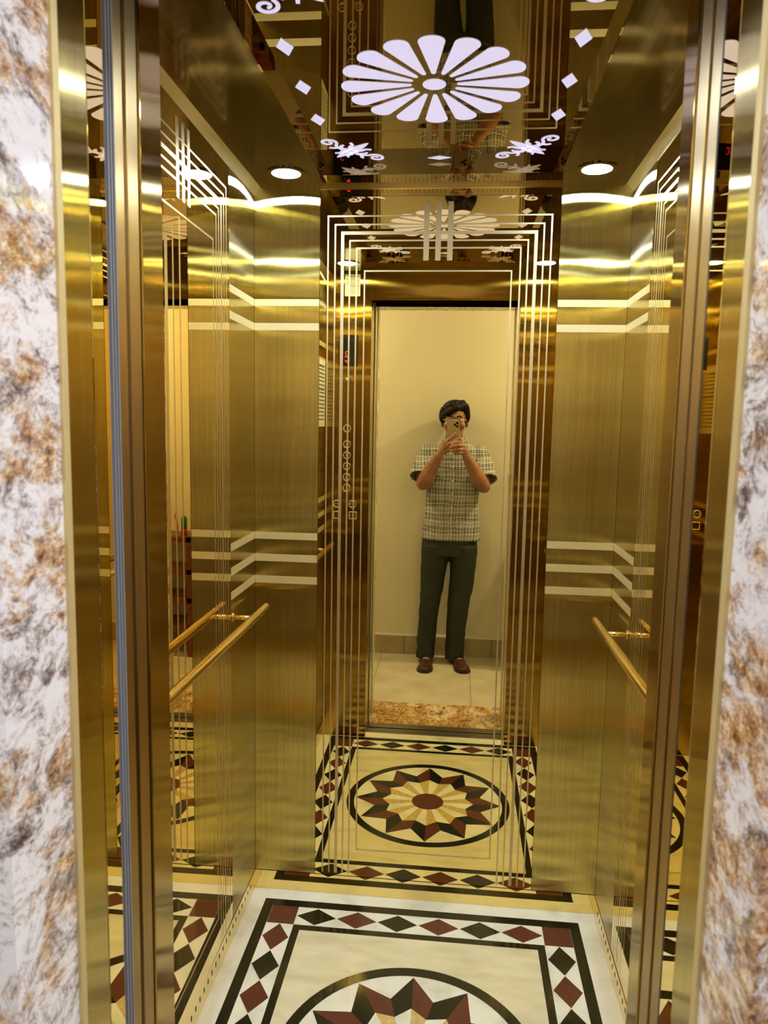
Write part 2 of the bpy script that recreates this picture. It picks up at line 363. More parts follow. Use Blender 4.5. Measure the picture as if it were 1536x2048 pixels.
# backlit flower
FC = (-0.069, 1.648)
def zmap(u, v, d): return (u, v, RZ - d)
fl = empty('flower_light', (FC[0], FC[1], RZ)); tag(fl, 'backlit sixteen-petal lilac flower in the middle of the ceiling', 'ceiling light')
for k in range(16):
    a = PI / 2 + k * PI / 8; ca_, sa = math.cos(a), math.sin(a)
    pts = []
    r0, r1, w0, w1 = .050, .175, .0042, .0258
    prof = [(r0 - .003, 0), (r0, w0)] + [(r1 + w1 * .85 * math.sin(t * PI / 12), w1 * math.cos(t * PI / 12)) for t in range(0, 6)] + [(r1 + w1 * .85, 0)]
    prof = prof + [(r, -w_) for r, w_ in reversed(prof[1:-1])]
    pts = [(FC[0] + r * ca_ - w_ * sa, FC[1] + r * sa + w_ * ca_) for r, w_ in prof]
    prism('petal', pts, .0002, .0012, zmap, 'panel_light', fl)
prism('flower_centre', [(FC[0] + .0245 * math.cos(2 * PI * i / 32), FC[1] + .0245 * math.sin(2 * PI * i / 32)) for i in range(32)], .0002, .0012, zmap, 'panel_light', fl)
names = {0: 'nearest the doorway', 1: 'in the middle of its row of three', 2: 'nearest the mirror wall'}
for sx, side in ((-.348, 'left'), (.209, 'right')):
    for k, y in enumerate((1.476, 1.646, 1.815)):
        d = prism('diamond_light', [(sx - .0165, y - .002), (sx, y - .034 + .002), (sx + .0165, y + .002), (sx, y + .034)][::1], .0002, .0012, zmap, 'panel_light')
        for v in d.data.vertices:   # slightly skewed lozenge, long axis along the car
            pass
        tag(d, f'small backlit diamond {side} of the ceiling flower, {names[k]}', 'ceiling light', 'backlit diamonds in the ceiling')
for y, s in ((2.077, 'mirror wall'), (1.219, 'doorway')):
    d = prism('diamond_light', [(-.0685 - .031, y), (-.0685, y - .013), (-.0685 + .031, y), (-.0685, y + .013)], .0002, .0012, zmap, 'panel_light')
    tag(d, f'wide flat backlit diamond between the two scrolls near the {s}', 'ceiling light')
# scroll ornaments (local frame: s along the recess diagonal towards the centre, t across)
def ribbon(pts, ws):
    L_, R_ = [], []
    for i, p in enumerate(pts):
        a, b = pts[max(i - 1, 0)], pts[min(i + 1, len(pts) - 1)]; dx, dy = b[0] - a[0], b[1] - a[1]; l = math.hypot(dx, dy) or 1
        nx, ny = -dy / l, dx / l; L_.append((p[0] + nx * ws[i], p[1] + ny * ws[i])); R_.append((p[0] - nx * ws[i], p[1] - ny * ws[i]))
    return L_, R_
def scroll_orn(cx_, cy_, fx_, fy_, label):
    V, F = [], []
    def add(loc_pts_L, loc_pts_R):
        k = len(V); n = len(loc_pts_L)
        for d in (.0002, .0012):
            for s, t in loc_pts_L + loc_pts_R:
                u = (s * .7071 + t * .7071); v = (-s * .7071 + t * .7071)
                V.append(zmap(cx_ + fx_ * u, cy_ + fy_ * v, d))
        for i in range(n - 1):
            for q in (0, 2 * n): F.append((k + q + i, k + q + i + 1, k + q + n + i + 1, k + q + n + i))
            F.append((k + i, k + i + 1, k + 2 * n + i + 1, k + 2 * n + i)); F.append((k + n + i, k + n + i + 1, k + 3 * n + i + 1, k + 3 * n + i))
    def strip(pts, ws): add(*ribbon(pts, ws))
    # long pointed leaf on the axis
    strip([(-.068 + .136 * i / 12, 0) for i in range(13)], [.013 * math.sin(PI * (i / 12)) ** .8 + .0003 for i in range(13)])
    for m in (-1, 1):
        sp = []
        for i in range(26):   # outer spiral
            a = -PI * .5 + i / 25 * PI * 2.7; r = .024 * (1 - i / 25 * .80); sp.append((.002 - .0 + r * math.cos(a) * .9, m * (.078 + r * math.sin(a))))
        stem = [(-.004, m * .012), (-.010, m * .026), (-.008, m * .042)] + sp
        strip(stem, [.008, .006, .0045] + [.0044 - .0022 * abs(i / 25 - .3) for i in range(26)])
        strip([(0, m * .006), (.016, m * .018), (.030, m * .022), (.038, m * .034)], [.007, .006, .0042, .0035])
        strip([(-.008, m * .006), (-.024, m * .014), (-.036, m * .012), (-.046, m * .022)], [.007, .0065, .005, .003])
        strip([(-.006, m * .030), (.006, m * .040), (.014, m * .038)], [.0045, .0045, .003])
        strip([(-.008, m * .040), (-.020, m * .046), (-.024, m * .056)], [.0045, .004, .003])
    o = mesh('scroll_light', V, F, 'panel_light'); return tag(o, label, 'ceiling light', 'backlit corner scrolls in the ceiling')
for ax, sx in ((-.0685 - .226, 1), (-.0685 + .226, -1)):
    for ay, sy, w_ in ((2.014, 1, 'mirror wall'), (1.282, -1, 'doorway')):
        scroll_orn(ax, ay, sx, sy, f'backlit leafy scroll in the {"left" if sx > 0 else "right"} ceiling corner near the {w_}')

# ------------------------------------------------------------------ handrails
for sx, xw, side in ((1, XL, 'left'), (-1, XR, 'right')):
    xr_ = xw + sx * .063; z = .960
    t = empty('handrail', (xw, 1.6, z)); tag(t, f'round polished brass handrail on two brackets along the {side} wall', 'handrail', 'handrails on the lift walls')
    y0, y1 = 1.13, 2.10
    r = .0118
    pts = [(xr_, y, z) for y in (y0, y0 + .001, y0 + .003, y0 + .008, y0 + .02, y0 + .3, y0 + .6, y1 - .02, y1 - .008, y1 - .003, y1 - .001, y1)]
    tube('bar', pts, [r * .6, r * .85, r * .97, r, r, r, r, r, r, r * .97, r * .85, r * .6], 'rail', t, 24)
    for y in (1.27, 1.975):
        b_ = tube('bracket', [(xw + sx * .001, y, z - .003), (xr_, y, z - .003)], .0065, 'rail', t, 16)
        tube('mount', [(xw + sx * .0005, y, z - .003), (xw + sx * .004, y, z - .003)], .013, 'rail', b_, 20)

# ------------------------------------------------------------------ front wall of the car with its operating panel
OL, OR = -0.400, 0.264
fr = struct(box('wall_front', OL, OR, .944, YF, 2.056, HC + .03, 'return'), 'gold front wall of the lift car around the doorway')
lr = lab(box('return_panel', XL, OL, .928, YF, 0, HC, 'return', fr, .001), 'satin gold front return with the operating panel')
rr = lab(box('return_panel', OR, XR, .944, YF, 0, HC, 'return', fr, .001), 'satin gold front return')
FM = lambda u, v, d: (-u, YF + d, v)    # facing +y; reads correctly for someone inside
disp = tag(empty('floor_display', (-.504, YF, 1.83)), 'black floor indicator screen with red digit, high on the panel left of the doorway', 'display')
prism('screen', [(.460, 1.762), (.548, 1.762), (.548, 1.902), (.460, 1.902)], 0, .003, FM, 'display', disp)
text_mesh('digit', '2', .040, lambda x, y, z: (-(x + .512), YF + .0032 + z, y + 1.815), 'red_led', disp)
prism('arrow', [(.503, 1.788), (.521, 1.788), (.512, 1.776)], .003, .0036, FM, 'red_led', disp)
st = tag(empty('sticker', (-.495, YF, 1.70)), 'four small coloured diamonds on a sticker below the floor indicator', 'sticker')
for (du, dv, c) in ((-.011, 0, 'label_red'), (.011, 0, 'label_yellow'), (0, .009, 'label_green'), (0, -.009, 'ink')):
    u, v = .495 + du, 1.706 + dv; prism('diamond', [(u - .010, v), (u, v - .008), (u + .010, v), (u, v + .008)], 0, .0004, FM, c, st)
def button(u, v, s, label, squareb=False, r=.0175):
    t = empty('lift_button', (-u, YF, v)); tag(t, label, 'button', 'buttons on the operating panel')
    n = 28
    if squareb: oo = [(u - r, v - r), (u + r, v - r), (u + r, v + r), (u - r, v + r)]; q = r * .84; ii = [(u - q, v - q), (u + q, v - q), (u + q, v + q), (u - q, v + q)]
    else: oo = [(u + r * math.cos(2 * PI * i / n), v + r * math.sin(2 * PI * i / n)) for i in range(n)]; ii = [(u + (a - u) * .84, v + (b - v) * .84) for a, b in oo]
    q_ = [FM(a * .5 + c * .5, b * .5 + d * .5, .0022) for (a, b), (c, d) in zip(oo, ii)]; q_ = [q_[i] for i in range(len(q_))] + [q_[0]] + ([] if squareb else [q_[1]])
    tube('rim', q_, .0024, 'chrome', t, 10); prism('cap', ii, 0, .0018, FM, 'return', t)
    if s: text_mesh('symbol', s, .020, lambda x, y, z: (-(u - x) if False else -(u + x), YF + .0019 + z, v + y), 'chrome', t)
for k, s in enumerate('54321'): button(.505, 1.407 - .0505 * k, s, 'round chrome-rimmed lift button, ' + ('topmost of the column of five', 'second from the top of the column of five', 'middle one of the column of five', 'second from the bottom of the column of five', 'lowest of the column of five')[k])
button(.505, 1.48, '', 'round chrome-rimmed lift button alone above the column of five')
button(.549, 1.130, '><', 'round lift button with inward arrows under the column')
button(.475, 1.130, '<>', 'round lift button with outward arrows under the column')
button(.547, 1.077, '', 'square chrome-rimmed lift button, lower left in the panel', True)
button(.473, 1.077, '', 'square chrome-rimmed lift button beside the small key switch', True)
def notice(name, label, mp, w_, h_, rows):
    t = empty(name, mp(0, 0, 0)); tag(t, label, 'notice')
    prism('sheet', [(-w_ / 2, -h_ / 2), (w_ / 2, -h_ / 2), (w_ / 2, h_ / 2), (-w_ / 2, h_ / 2)], .0003, .0008, mp, 'paper', t)
    V, F = [], []
    for i in range(rows):
        y = h_ / 2 - h_ * .08 - i * h_ * .86 / rows; x = -w_ * .42; end = w_ * random.uniform(.2, .42)
        while x < end:
            l = w_ * random.uniform(.04, .12); k = len(V); hh = h_ * .30 / rows * (1.6 if i in (0, 6) else 1)
            V += [mp(a, b, .0010) for a, b in ((x, y), (min(x + l, end), y), (min(x + l, end), y - hh), (x, y - hh))]; F.append((k, k + 1, k + 2, k + 3)); x += l + w_ * .02
    q = mesh('print', V, F, 'ink', t); q['kind'] = 'stuff'
notice('notice_sheet', 'white printed notice sheet on the left wall beside the doorway', lambda u, v, d: (XL + d, 1.105 + u, 1.635 + v), .20, .297, 15)
notice('notice_label', 'small printed label high on the panel left of the doorway', lambda u, v, d: (-.488 - u, YF + d, 2.122 + v), .070, .096, 12)

# ------------------------------------------------------------------ doors, jambs and sills (all retracted)
def door_stack(nm, x, s, ys, jm, ribbed):
    # s = +1: left side (faces +x); ys = boundaries from the stone inwards
    st_, tr, jb, po, rb, l1, g1, c1 = ys
    def slab(name, y0, y1, xo, mat, parent, depth=.03):
        a, b = sorted((x - s * xo, x - s * (xo + depth))); return box(name, a, b, y0, y1, 0, 2.07, mat, parent, .0006)
    d = struct(slab(nm, jb, po, .0, 'mirror', None, .05), 'open gold landing door with its frame')
    lab(slab('jamb', tr, jb - .0015, .0, 'jamb', d), 'brushed gold door jamb'); lab(slab('jamb_edge', st_, tr, -.004, 'band', d), 'thin pale gold edge trim of the jamb')
    if ribbed:
        n = 7; wv = (rb - po) / n
        for k in range(n): box('seal_rib', *sorted((x - s * .001 + s * (.003 if k % 2 else .0), x - s * .03)), po + k * wv + .0004, po + (k + 1) * wv, 0, 2.07, 'grey_rubber' if k < 6 else 'black', d)
    else:
        slab('seal', po, rb, .001, 'black', d)
    lab(slab('landing_leaf', rb + .001, l1, .003, 'dull', d), 'leading edge of the retracted landing door')
    slab('dark_gap', l1, g1, .02, 'dark', d)
    lab(slab('car_leaf', g1, c1, .003, 'dull', d), 'leading edge of the retracted car door')
door_stack('door_1', OL, 1, (.720, .731, .793, .831, .856, .885, .896, .926), 0, True)
door_stack('door_2', OR, -1, (.724, .737, .805, .848, .857, .894, .906, .942), 0, False)
hd = struct(box('door_3', OL, OR, .720, .83, 2.07, 2.11, 'jamb'), 'gold door header over the opening')
box('header_gap', OL - .1, OR + .1, .83, .943, 2.10, 2.13, 'dark', hd)
sill = tag(empty('door_sill', (0, .875, 0)), 'grooved aluminium door sill across the lift entrance', 'door sill')
for y0, y1 in ((.818, .826), (.830, .838), (.842, .850), (.854, .864)): box('sill_ridge', OL - .1, OR + .1, y0, y1, -.02, -.0003, 'alu', sill)
box('sill_gap', OL - .1, OR + .1, .817, .936, -.03, -.008, 'dark', sill)
for y0, y1 in ((.882, .892), (.897, .906), (.911, .919), (.924, .935)): box('sill_ridge', OL - .1, OR + .1, y0, y1, -.02, -.0003, 'alu', sill)

# ------------------------------------------------------------------ stone portal and lobby
WB = -.355
p1 = struct(box('wall_portal', OL - .30, OL, .61, .720, 0, 2.62, 'granite'), 'polished mottled white and rust granite portal left of the lift')
p2 = struct(box('wall_portal_right', OR, OR + .30, .61, .724, 0, 2.62, 'granite'), 'polished mottled white and rust granite portal right of the lift')
struct(box('wall_portal_top', OL, OR, .61, .720, 2.07, 2.62, 'granite'))
struct(box('wall_lobby_left', -2.6, OL - .30, .61, .70, 0, 2.62, 'cream_wall')); struct(box('wall_lobby_right', OR + .30, 2.6, .61, .70, 0, 2.62, 'cream_wall'))
wbk = struct(box('wall_lobby_back', -2.6, 2.6, WB - .08, WB, 0, 2.62, 'cream_wall'), 'plain cream painted lobby wall')
struct(box('wall_end_left', -2.68, -2.6, WB - .08, .6, 0, 2.62, 'cream_wall')); struct(box('wall_end_right', 2.6, 2.68, WB - .08, .6, 0, 2.62, 'cream_wall'))
struct(box('ceiling_lobby', -2.68, 2.68, WB - .08, .72, 2.62, 2.70, 'white_paint'))
bk = struct(box('baseboard_lobby', -2.6, 2.6, WB, WB + .004, 0, .118, 'grout'), 'beige tile skirting along the lobby wall')
x = -2.585
while x < 2.6:
    box('skirting_tile', x + .001, min(x + .568, 2.6), WB + .003, WB + .012, .001, .120, 'base_tile', bk, .0015); x += .57
box('lit_chamfer_strip', -2.6, 2.6, WB + .0, WB + .010, .120, .131, 'white_paint', bk, .001)  # white strip paints in the light along the skirting's top chamfer
lf = struct(box('floor_lobby', -2.6, 2.6, WB, .82, -.05, -.004, 'grout'), 'cream tiled lobby floor')
x = -2.73
while x < 2.6:
    a, b = max(x + .0012, -2.6), min(x + .57 - .0012, 2.6)
    if b > a: box('floor_tile', a, b, WB + .001, .519 if b > OL and a < OR else .609, -.01, 0, 'floor_tile', lf, .0008)
    x += .57
th = tag(empty('threshold', (0, .66, 0)), 'polished brown and cream granite threshold in front of the lift', 'threshold')
box('slab', OL, OR, .521, .658, -.02, .0005, 'granite_brown', th); box('slab', OL, OR, .660, .816, -.02, .0005, 'granite_brown', th)

# shoe rack to the right of the person
rk = tag(empty('shoe_rack', (.74, -.2, 0)), 'dark red slatted wooden shoe rack against the lobby wall', 'shoe rack')
RX, RXE, RYb, RYf = .385, 1.02, -.338, -.075
for x_ in (RX, RXE - .03):
    for y_ in (RYb, RYf - .03): box('post', x_, x_ + .03, y_, y_ + .03, 0, .775, 'rosewood', rk, .002)
for z_ in (.775, .57, .385, .205):
    sh = box('shelf_rail', RX, RXE, RYf - .02, RYf, z_ - .035, z_, 'rosewood', rk, .002); box('shelf_rail', RX, RXE, RYb, RYb + .02, z_ - .035, z_, 'rosewood', rk, .002)
    for k in range(8):
        y_ = RYb + .022 + k * .028; box('slat', RX + .004, RXE - .004, y_, y_ + .020, z_ - .010, z_ + .004, 'rosewood', rk, .0015)
g_ = tag(empty('spray_bottle', (.445, -.14, .779)), 'dark green bottle with red base standing on the shoe rack', 'bottle')
tube('body', [(.445, -.14, .779), (.445, -.14, .815), (.445, -.14, .82)], [.018, .018, .016], 'plastic_red', g_); tube('upper', [(.445, -.14, .8205), (.445, -.14, .885), (.445, -.14, .902)], [.0175, .017, .010], 'plastic_green', g_)
tag(tube('shoe_horn', [(.493, -.15, .7792), (.490, -.15, .83), (.497, -.15, .87), (.501, -.15, .905), (.501, -.15, .918)], [.004, .004, .007, .009, .004], 'plastic_red'), 'red plastic shoe horn standing on the shoe rack', 'shoe horn')
# ------------------------------------------------------------------ the person taking the picture (seen only by reflection)
from mathutils import noise as MN
M['skin'] = speck('skin', [(0.3, (0.28, 0.125, 0.070)), (0.7, (0.38, 0.185, 0.110))], 18, 0.5, 4, **{'Subsurface Weight': 0.0})
M['hair'] = speck('black_hair', [(0.35, (0.004, 0.003, 0.003)), (0.7, (0.016, 0.012, 0.010))], 30, 0.55, 4, (6, 1, 1), **{'Specular IOR Level': 0.2})
M['trousers'] = speck('dark_trousers', [(0.3, (0.014, 0.018, 0.015)), (0.7, (0.022, 0.027, 0.022))], 8, 0.8, 5)
M['shoe'] = speck('brown_leather', [(0.3, (0.045, 0.016, 0.014)), (0.7, (0.085, 0.030, 0.026))], 12, 0.3, 3)
M['eye'] = flat('eye_white', (0.6, 0.56, 0.5), 0.3)
M['phone_gold'] = flat('phone_gold', (0.62, 0.54, 0.38), 0.35, 0.6)
M['nail'] = flat('nail', (0.62, 0.40, 0.34), 0.35)
def plaid():
    m, nt, b = newmat('plaid_shirt'); L = nt.links
    g = nt.nodes.new('ShaderNodeNewGeometry'); sp = nt.nodes.new('ShaderNodeSeparateXYZ')
    wn = N(nt, 'ShaderNodeTexNoise', Scale=7.0, Detail=2); L.new(g.outputs['Position'], wn.inputs['Vector'])
    vm = N(nt, 'ShaderNodeVectorMath', operation='MULTIPLY_ADD'); vm.inputs[1].default_value = (.03, .03, .03); L.new(wn.outputs['Color'], vm.inputs[0]); L.new(g.outputs['Position'], vm.inputs[2])
    L.new(vm.outputs[0], sp.inputs[0])
    def per(src, period, stops, off=0.0):
        a = N(nt, 'ShaderNodeMath', operation='MULTIPLY_ADD'); a.inputs[1].default_value = 1 / period; a.inputs[2].default_value = off; L.new(src, a.inputs[0])
        f = N(nt, 'ShaderNodeMath', operation='FRACT'); L.new(a.outputs[0], f.inputs[0])
        r = ramp(nt, f.outputs[0], stops); r.node.color_ramp.interpolation = 'CONSTANT'; return r
    G = lambda v: (v, v, v)
    bandx = per(sp.outputs[0], .062, [(0, G(.24)), (.30, G(.09)), (.62, G(.22)), (.86, G(.15))], .2)
    bandz = per(sp.outputs[2], .078, [(0, G(.26)), (.26, G(.07)), (.52, G(.18)), (.80, G(.34))], .1)
    lx = per(sp.outputs[0], .0185, [(0, G(0)), (.84, G(1))]); lz = per(sp.outputs[2], .026, [(0, G(0)), (.86, G(1))])
    av = N(nt, 'ShaderNodeMix', data_type='RGBA', blend_type='MIX'); av.inputs[0].default_value = .5; L.new(bandx, av.inputs[6]); L.new(bandz, av.inputs[7])
    mx = N(nt, 'ShaderNodeMath', operation='MAXIMUM'); L.new(lx, mx.inputs[0]); L.new(lz, mx.inputs[1])
    ml = N(nt, 'ShaderNodeMath', operation='MULTIPLY'); ml.inputs[1].default_value = .62; L.new(mx.outputs[0], ml.inputs[0])
    fin = N(nt, 'ShaderNodeMix', data_type='RGBA'); L.new(ml.outputs[0], fin.inputs[0]); L.new(av.outputs[2], fin.inputs[6]); fin.inputs[7].default_value = (.88, .86, .78, 1)
    L.new(fin.outputs[2], b.inputs['Base Color']); b.inputs['Roughness'].default_value = 0.85
    return m
M['plaid'] = plaid()
def cap(pts, rs, seg=14, sq=1.0):
    pts = [Vector(p) for p in pts]; P_, R_ = [], []
    d0 = (pts[1] - pts[0]).normalized(); d1 = (pts[-1] - pts[-2]).normalized()
    for a in (88, 65, 40, 18): P_.append(pts[0] - d0 * rs[0] * math.sin(math.radians(a))); R_.append(rs[0] * math.cos(math.radians(a)))
    P_ += pts; R_ += list(rs)
    for a in (18, 40, 65, 88): P_.append(pts[-1] + d1 * rs[-1] * math.sin(math.radians(a))); R_.append(rs[-1] * math.cos(math.radians(a)))
    return tube_data(P_, R_, seg)
def ell(c, r, rx=0, rz=0, seg=24):
    rot = Matrix.Rotation(rz, 3, 'Z') @ Matrix.Rotation(rx, 3, 'X'); V, F = [], []; n = seg // 2
    for i in range(n + 1):
        t = PI * (i + .02) / (n + .04)
        for k in range(seg):
            a = 2 * PI * k / seg; V.append(rot @ Vector((r[0] * math.sin(t) * math.cos(a), r[1] * math.sin(t) * math.sin(a), r[2] * math.cos(t))) + Vector(c))
    for i in range(n):
        for k in range(seg): F.append((i * seg + k, i * seg + (k + 1) % seg, (i + 1) * seg + (k + 1) % seg, (i + 1) * seg + k))
    F += [tuple(range(seg - 1, -1, -1)), tuple(range(n * seg, (n + 1) * seg))]; return V, F
def loft(rings, seg=40, e=2.3):
    V, F = [], []   # rings: (cx, cy, z, hx, hy)
    for cx_, cy_, z, hx, hy in rings:
        for k in range(seg):
            a = 2 * PI * k / seg; c, s = math.cos(a), math.sin(a)
            V.append((cx_ + hx * math.copysign(abs(c) ** (2 / e), c), cy_ + hy * math.copysign(abs(s) ** (2 / e), s), z))
    for i in range(len(rings) - 1):
        for k in range(seg): F.append((i * seg + k, i * seg + (k + 1) % seg, (i + 1) * seg + (k + 1) % seg, (i + 1) * seg + k))
    F += [tuple(range(seg - 1, -1, -1)), tuple(range((len(rings) - 1) * seg, len(rings) * seg))]; return V, F
def blob(name, prims, voxel, mat, parent, smooth=4, wr=None, cut=None):
    V, F = [], []
    for v, f in prims:
        k = len(V); V += [tuple(q) for q in v]; F += [tuple(i + k for i in q) for q in f]
    o = mesh(name, V, F, mat, parent)
    r = o.modifiers.new('r', 'REMESH'); r.mode = 'VOXEL'; r.voxel_size = voxel; r.use_smooth_shade = True
    s = o.modifiers.new('s', 'SMOOTH'); s.iterations = smooth; s.factor = .5
    me = bpy.data.meshes.new_from_object(o.evaluated_get(bpy.context.evaluated_depsgraph_get())); o.modifiers.clear(); o.data = me
    me.materials.clear(); me.materials.append(M[mat])
    if wr:
        ns = [(v.co.copy(), v.normal.copy()) for v in me.vertices]
        for v, (c, n) in zip(me.vertices, ns): v.co = c + n * wr(c)
    for p in me.polygons: p.use_smooth = True
    return o
PX = -.015
per_ = tag(empty('person', (PX, -.20, 0)), 'dark-haired person in a checked short-sleeved shirt holding up a phone', 'person')
hx = -.016
def arm(s): return s
LSH, LEL, LWR = (-.172, -.235, 1.335), (-.197, -.115, 1.148), (-.104, -.012, 1.322)
RSH, REL, RWR = (.142, -.235, 1.335), (.170, -.115, 1.140), (.062, -.010, 1.318)
sk = []
sk += [ell((hx, -.222, 1.572), (.074, .090, .080)), ell((hx, -.190, 1.505), (.063, .070, .078)), ell((hx, -.166, 1.448), (.040, .044, .030)), ell((hx, -.185, 1.462), (.052, .055, .035))]
sk += [cap([(hx, -.126, 1.535), (hx, -.112, 1.512), (hx, -.106, 1.500)], [.007, .010, .013]), ell((hx - .012, -.116, 1.497), (.009, .010, .008)), ell((hx + .012, -.116, 1.497), (.009, .010, .008))]
sk += [cap([(hx - .045, -.140, 1.553), (hx, -.124, 1.556), (hx + .045, -.140, 1.553)], [.010, .009, .010]), ell((hx, -.121, 1.470), (.022, .010, .007)), ell((hx, -.124, 1.461), (.018, .010, .007))]
sk += [ell((hx - .044, -.145, 1.505), (.022, .025, .025)), ell((hx + .044, -.145, 1.505), (.022, .025, .025))]
sk += [ell((hx + s * .074, -.225, 1.522), (.010, .020, .032), 0.15, s * -.35) for s in (-1, 1)]
sk += [cap([(hx, -.225, 1.47), (hx, -.228, 1.40), (hx, -.232, 1.33)], [.054, .053, .062])]
for SH, EL, WR in ((LSH, LEL, LWR), (RSH, REL, RWR)):
    SH, EL, WR = Vector(SH), Vector(EL), Vector(WR)
    sk += [cap([SH, SH.lerp(EL, .5), EL], [.050, .046, .040]), cap([EL, EL.lerp(WR, .28), EL.lerp(WR, .65), WR], [.042, .048, .037, .027])]
def hand(wr, pc, fingers, thumb):
    wr = Vector(wr); pc = Vector(pc)
    sk.append(cap([wr, wr.lerp(pc, .6), pc], [.0245, .025, .024]))
    for f in fingers:
        k = Vector(f[0]); sk.append(cap([wr.lerp(pc, .5), k], [.017, .0115])); sk.append(cap(f, [.0098, .0092, .0085, .0074][:len(f)], 12))
    sk.append(cap([wr.lerp(pc, .3), thumb[0]], [.018, .013])); sk.append(cap(thumb, [.0125, .011, .009], 12))
LF = [[(-.064, .007, 1.405), (-.038, .006, 1.428), (-.024, -.001, 1.444), (-.010, -.004, 1.457)],
      [(-.056, .010, 1.388), (-.022, .014, 1.407), (-.004, .008, 1.420), (.010, .002, 1.430)],
      [(-.047, .005, 1.369), (-.020, .018, 1.383), (-.004, .012, 1.392), (.006, .004, 1.399)],
      [(-.052, .002, 1.352), (-.030, .012, 1.362), (-.018, .010, 1.368), (-.008, .004, 1.372)]]
RF = [[(.034, .006, 1.402), (.014, .022, 1.409), (-.006, .026, 1.402), (-.026, .022, 1.393)],
      [(.042, .008, 1.384), (.016, .031, 1.388), (-.012, .034, 1.382), (-.032, .026, 1.378)],
      [(.044, .008, 1.364), (.016, .030, 1.364), (-.010, .032, 1.361), (-.028, .024, 1.358)],
      [(.042, .005, 1.346), (.020, .022, 1.344), (.000, .024, 1.342), (-.014, .018, 1.341)]]
hand(LWR, (-.078, -.010, 1.368), LF, [(-.087, -.024, 1.385), (-.070, -.044, 1.410), (-.045, -.045, 1.432)])
hand(RWR, (.050, -.008, 1.358), RF, [(.044, -.022, 1.385), (.032, -.038, 1.412), (.010, -.040, 1.435)])
body = blob('body', sk, .0033, 'skin', per_, 3)
for k, f in enumerate(RF[:3]):
    a, b_ = Vector(f[-1]), Vector(f[-2]); d = (a - b_).normalized(); c = a + d * .003 + Vector((0, .0068, .001))
    mesh('fingernail', *ell(c, (.0055, .0022, .0042), 0, 0, 12), 'nail', body, True)
eyes = [mesh('eye', *ell((hx + s * .031, -.131, 1.535), (.0135, .0075, .0060)), 'eye', body, True) for s in (-1, 1)]
for e_, s in zip(eyes, (-1, 1)): mesh('iris', *ell((hx + s * .031, -.1255, 1.534), (.0052, .003, .0052)), 'ink', e_, True)
for s in (-1, 1): tube('eyebrow', [(hx + s * .014, -.1165, 1.556), (hx + s * .030, -.1205, 1.561), (hx + s * .048, -.131, 1.556)], [.0035, .0038, .0015], 'hair', body, 8)
# hair
hr = [ell((hx, -.232, 1.594), (.084, .096, .068)), ell((hx, -.255, 1.555), (.081, .080, .080))]
hr += [cap([(hx + .052, -.160, 1.626), (hx + .010, -.128, 1.612), (hx - .038, -.134, 1.582), (hx - .070, -.164, 1.562)], [.024, .022, .024, .019]), cap([(hx + .045, -.165, 1.635), (hx - .02, -.14, 1.628), (hx - .062, -.165, 1.600)], [.024, .026, .022])]
hr += [cap([(hx + .060, -.165, 1.622), (hx + .074, -.178, 1.590), (hx + .082, -.198, 1.556), (hx + .081, -.208, 1.530)], [.022, .018, .014, .007])]
hr += [cap([(hx - .068, -.168, 1.60), (hx - .077, -.182, 1.575), (hx - .081, -.196, 1.545), (hx - .079, -.205, 1.522)], [.020, .018, .015, .008])]
blob('hair', hr, .004, 'hair', per_, 3, lambda c: .0030 * MN.noise(Vector((c.x * 60, c.y * 40, c.z * 22))))
# glasses
gl = empty('glasses', (hx, -.11, 1.535)); gl.parent = per_; gl.matrix_parent_inverse = Matrix.Translation(per_.location).inverted(); gl['label'] = 'thin metal rimmed glasses'
for s in (-1, 1):
    ps = [(hx + s * (.031 + .024 * math.cos(t * PI / 10)), -.104 - .004 * abs(math.cos(t * PI / 10)), 1.532 + .016 * math.sin(t * PI / 10)) for t in range(21)]
    tube('rim', ps, .0011, 'chrome', gl, 8)
    tube('temple', [(hx + s * .054, -.110, 1.538), (hx + s * .072, -.15, 1.537), (hx + s * .080, -.225, 1.533)], .0011, 'chrome', gl, 8)
tube('bridge', [(hx - .008, -.103, 1.536), (hx, -.100, 1.539), (hx + .008, -.103, 1.536)], .0011, 'chrome', gl, 8)
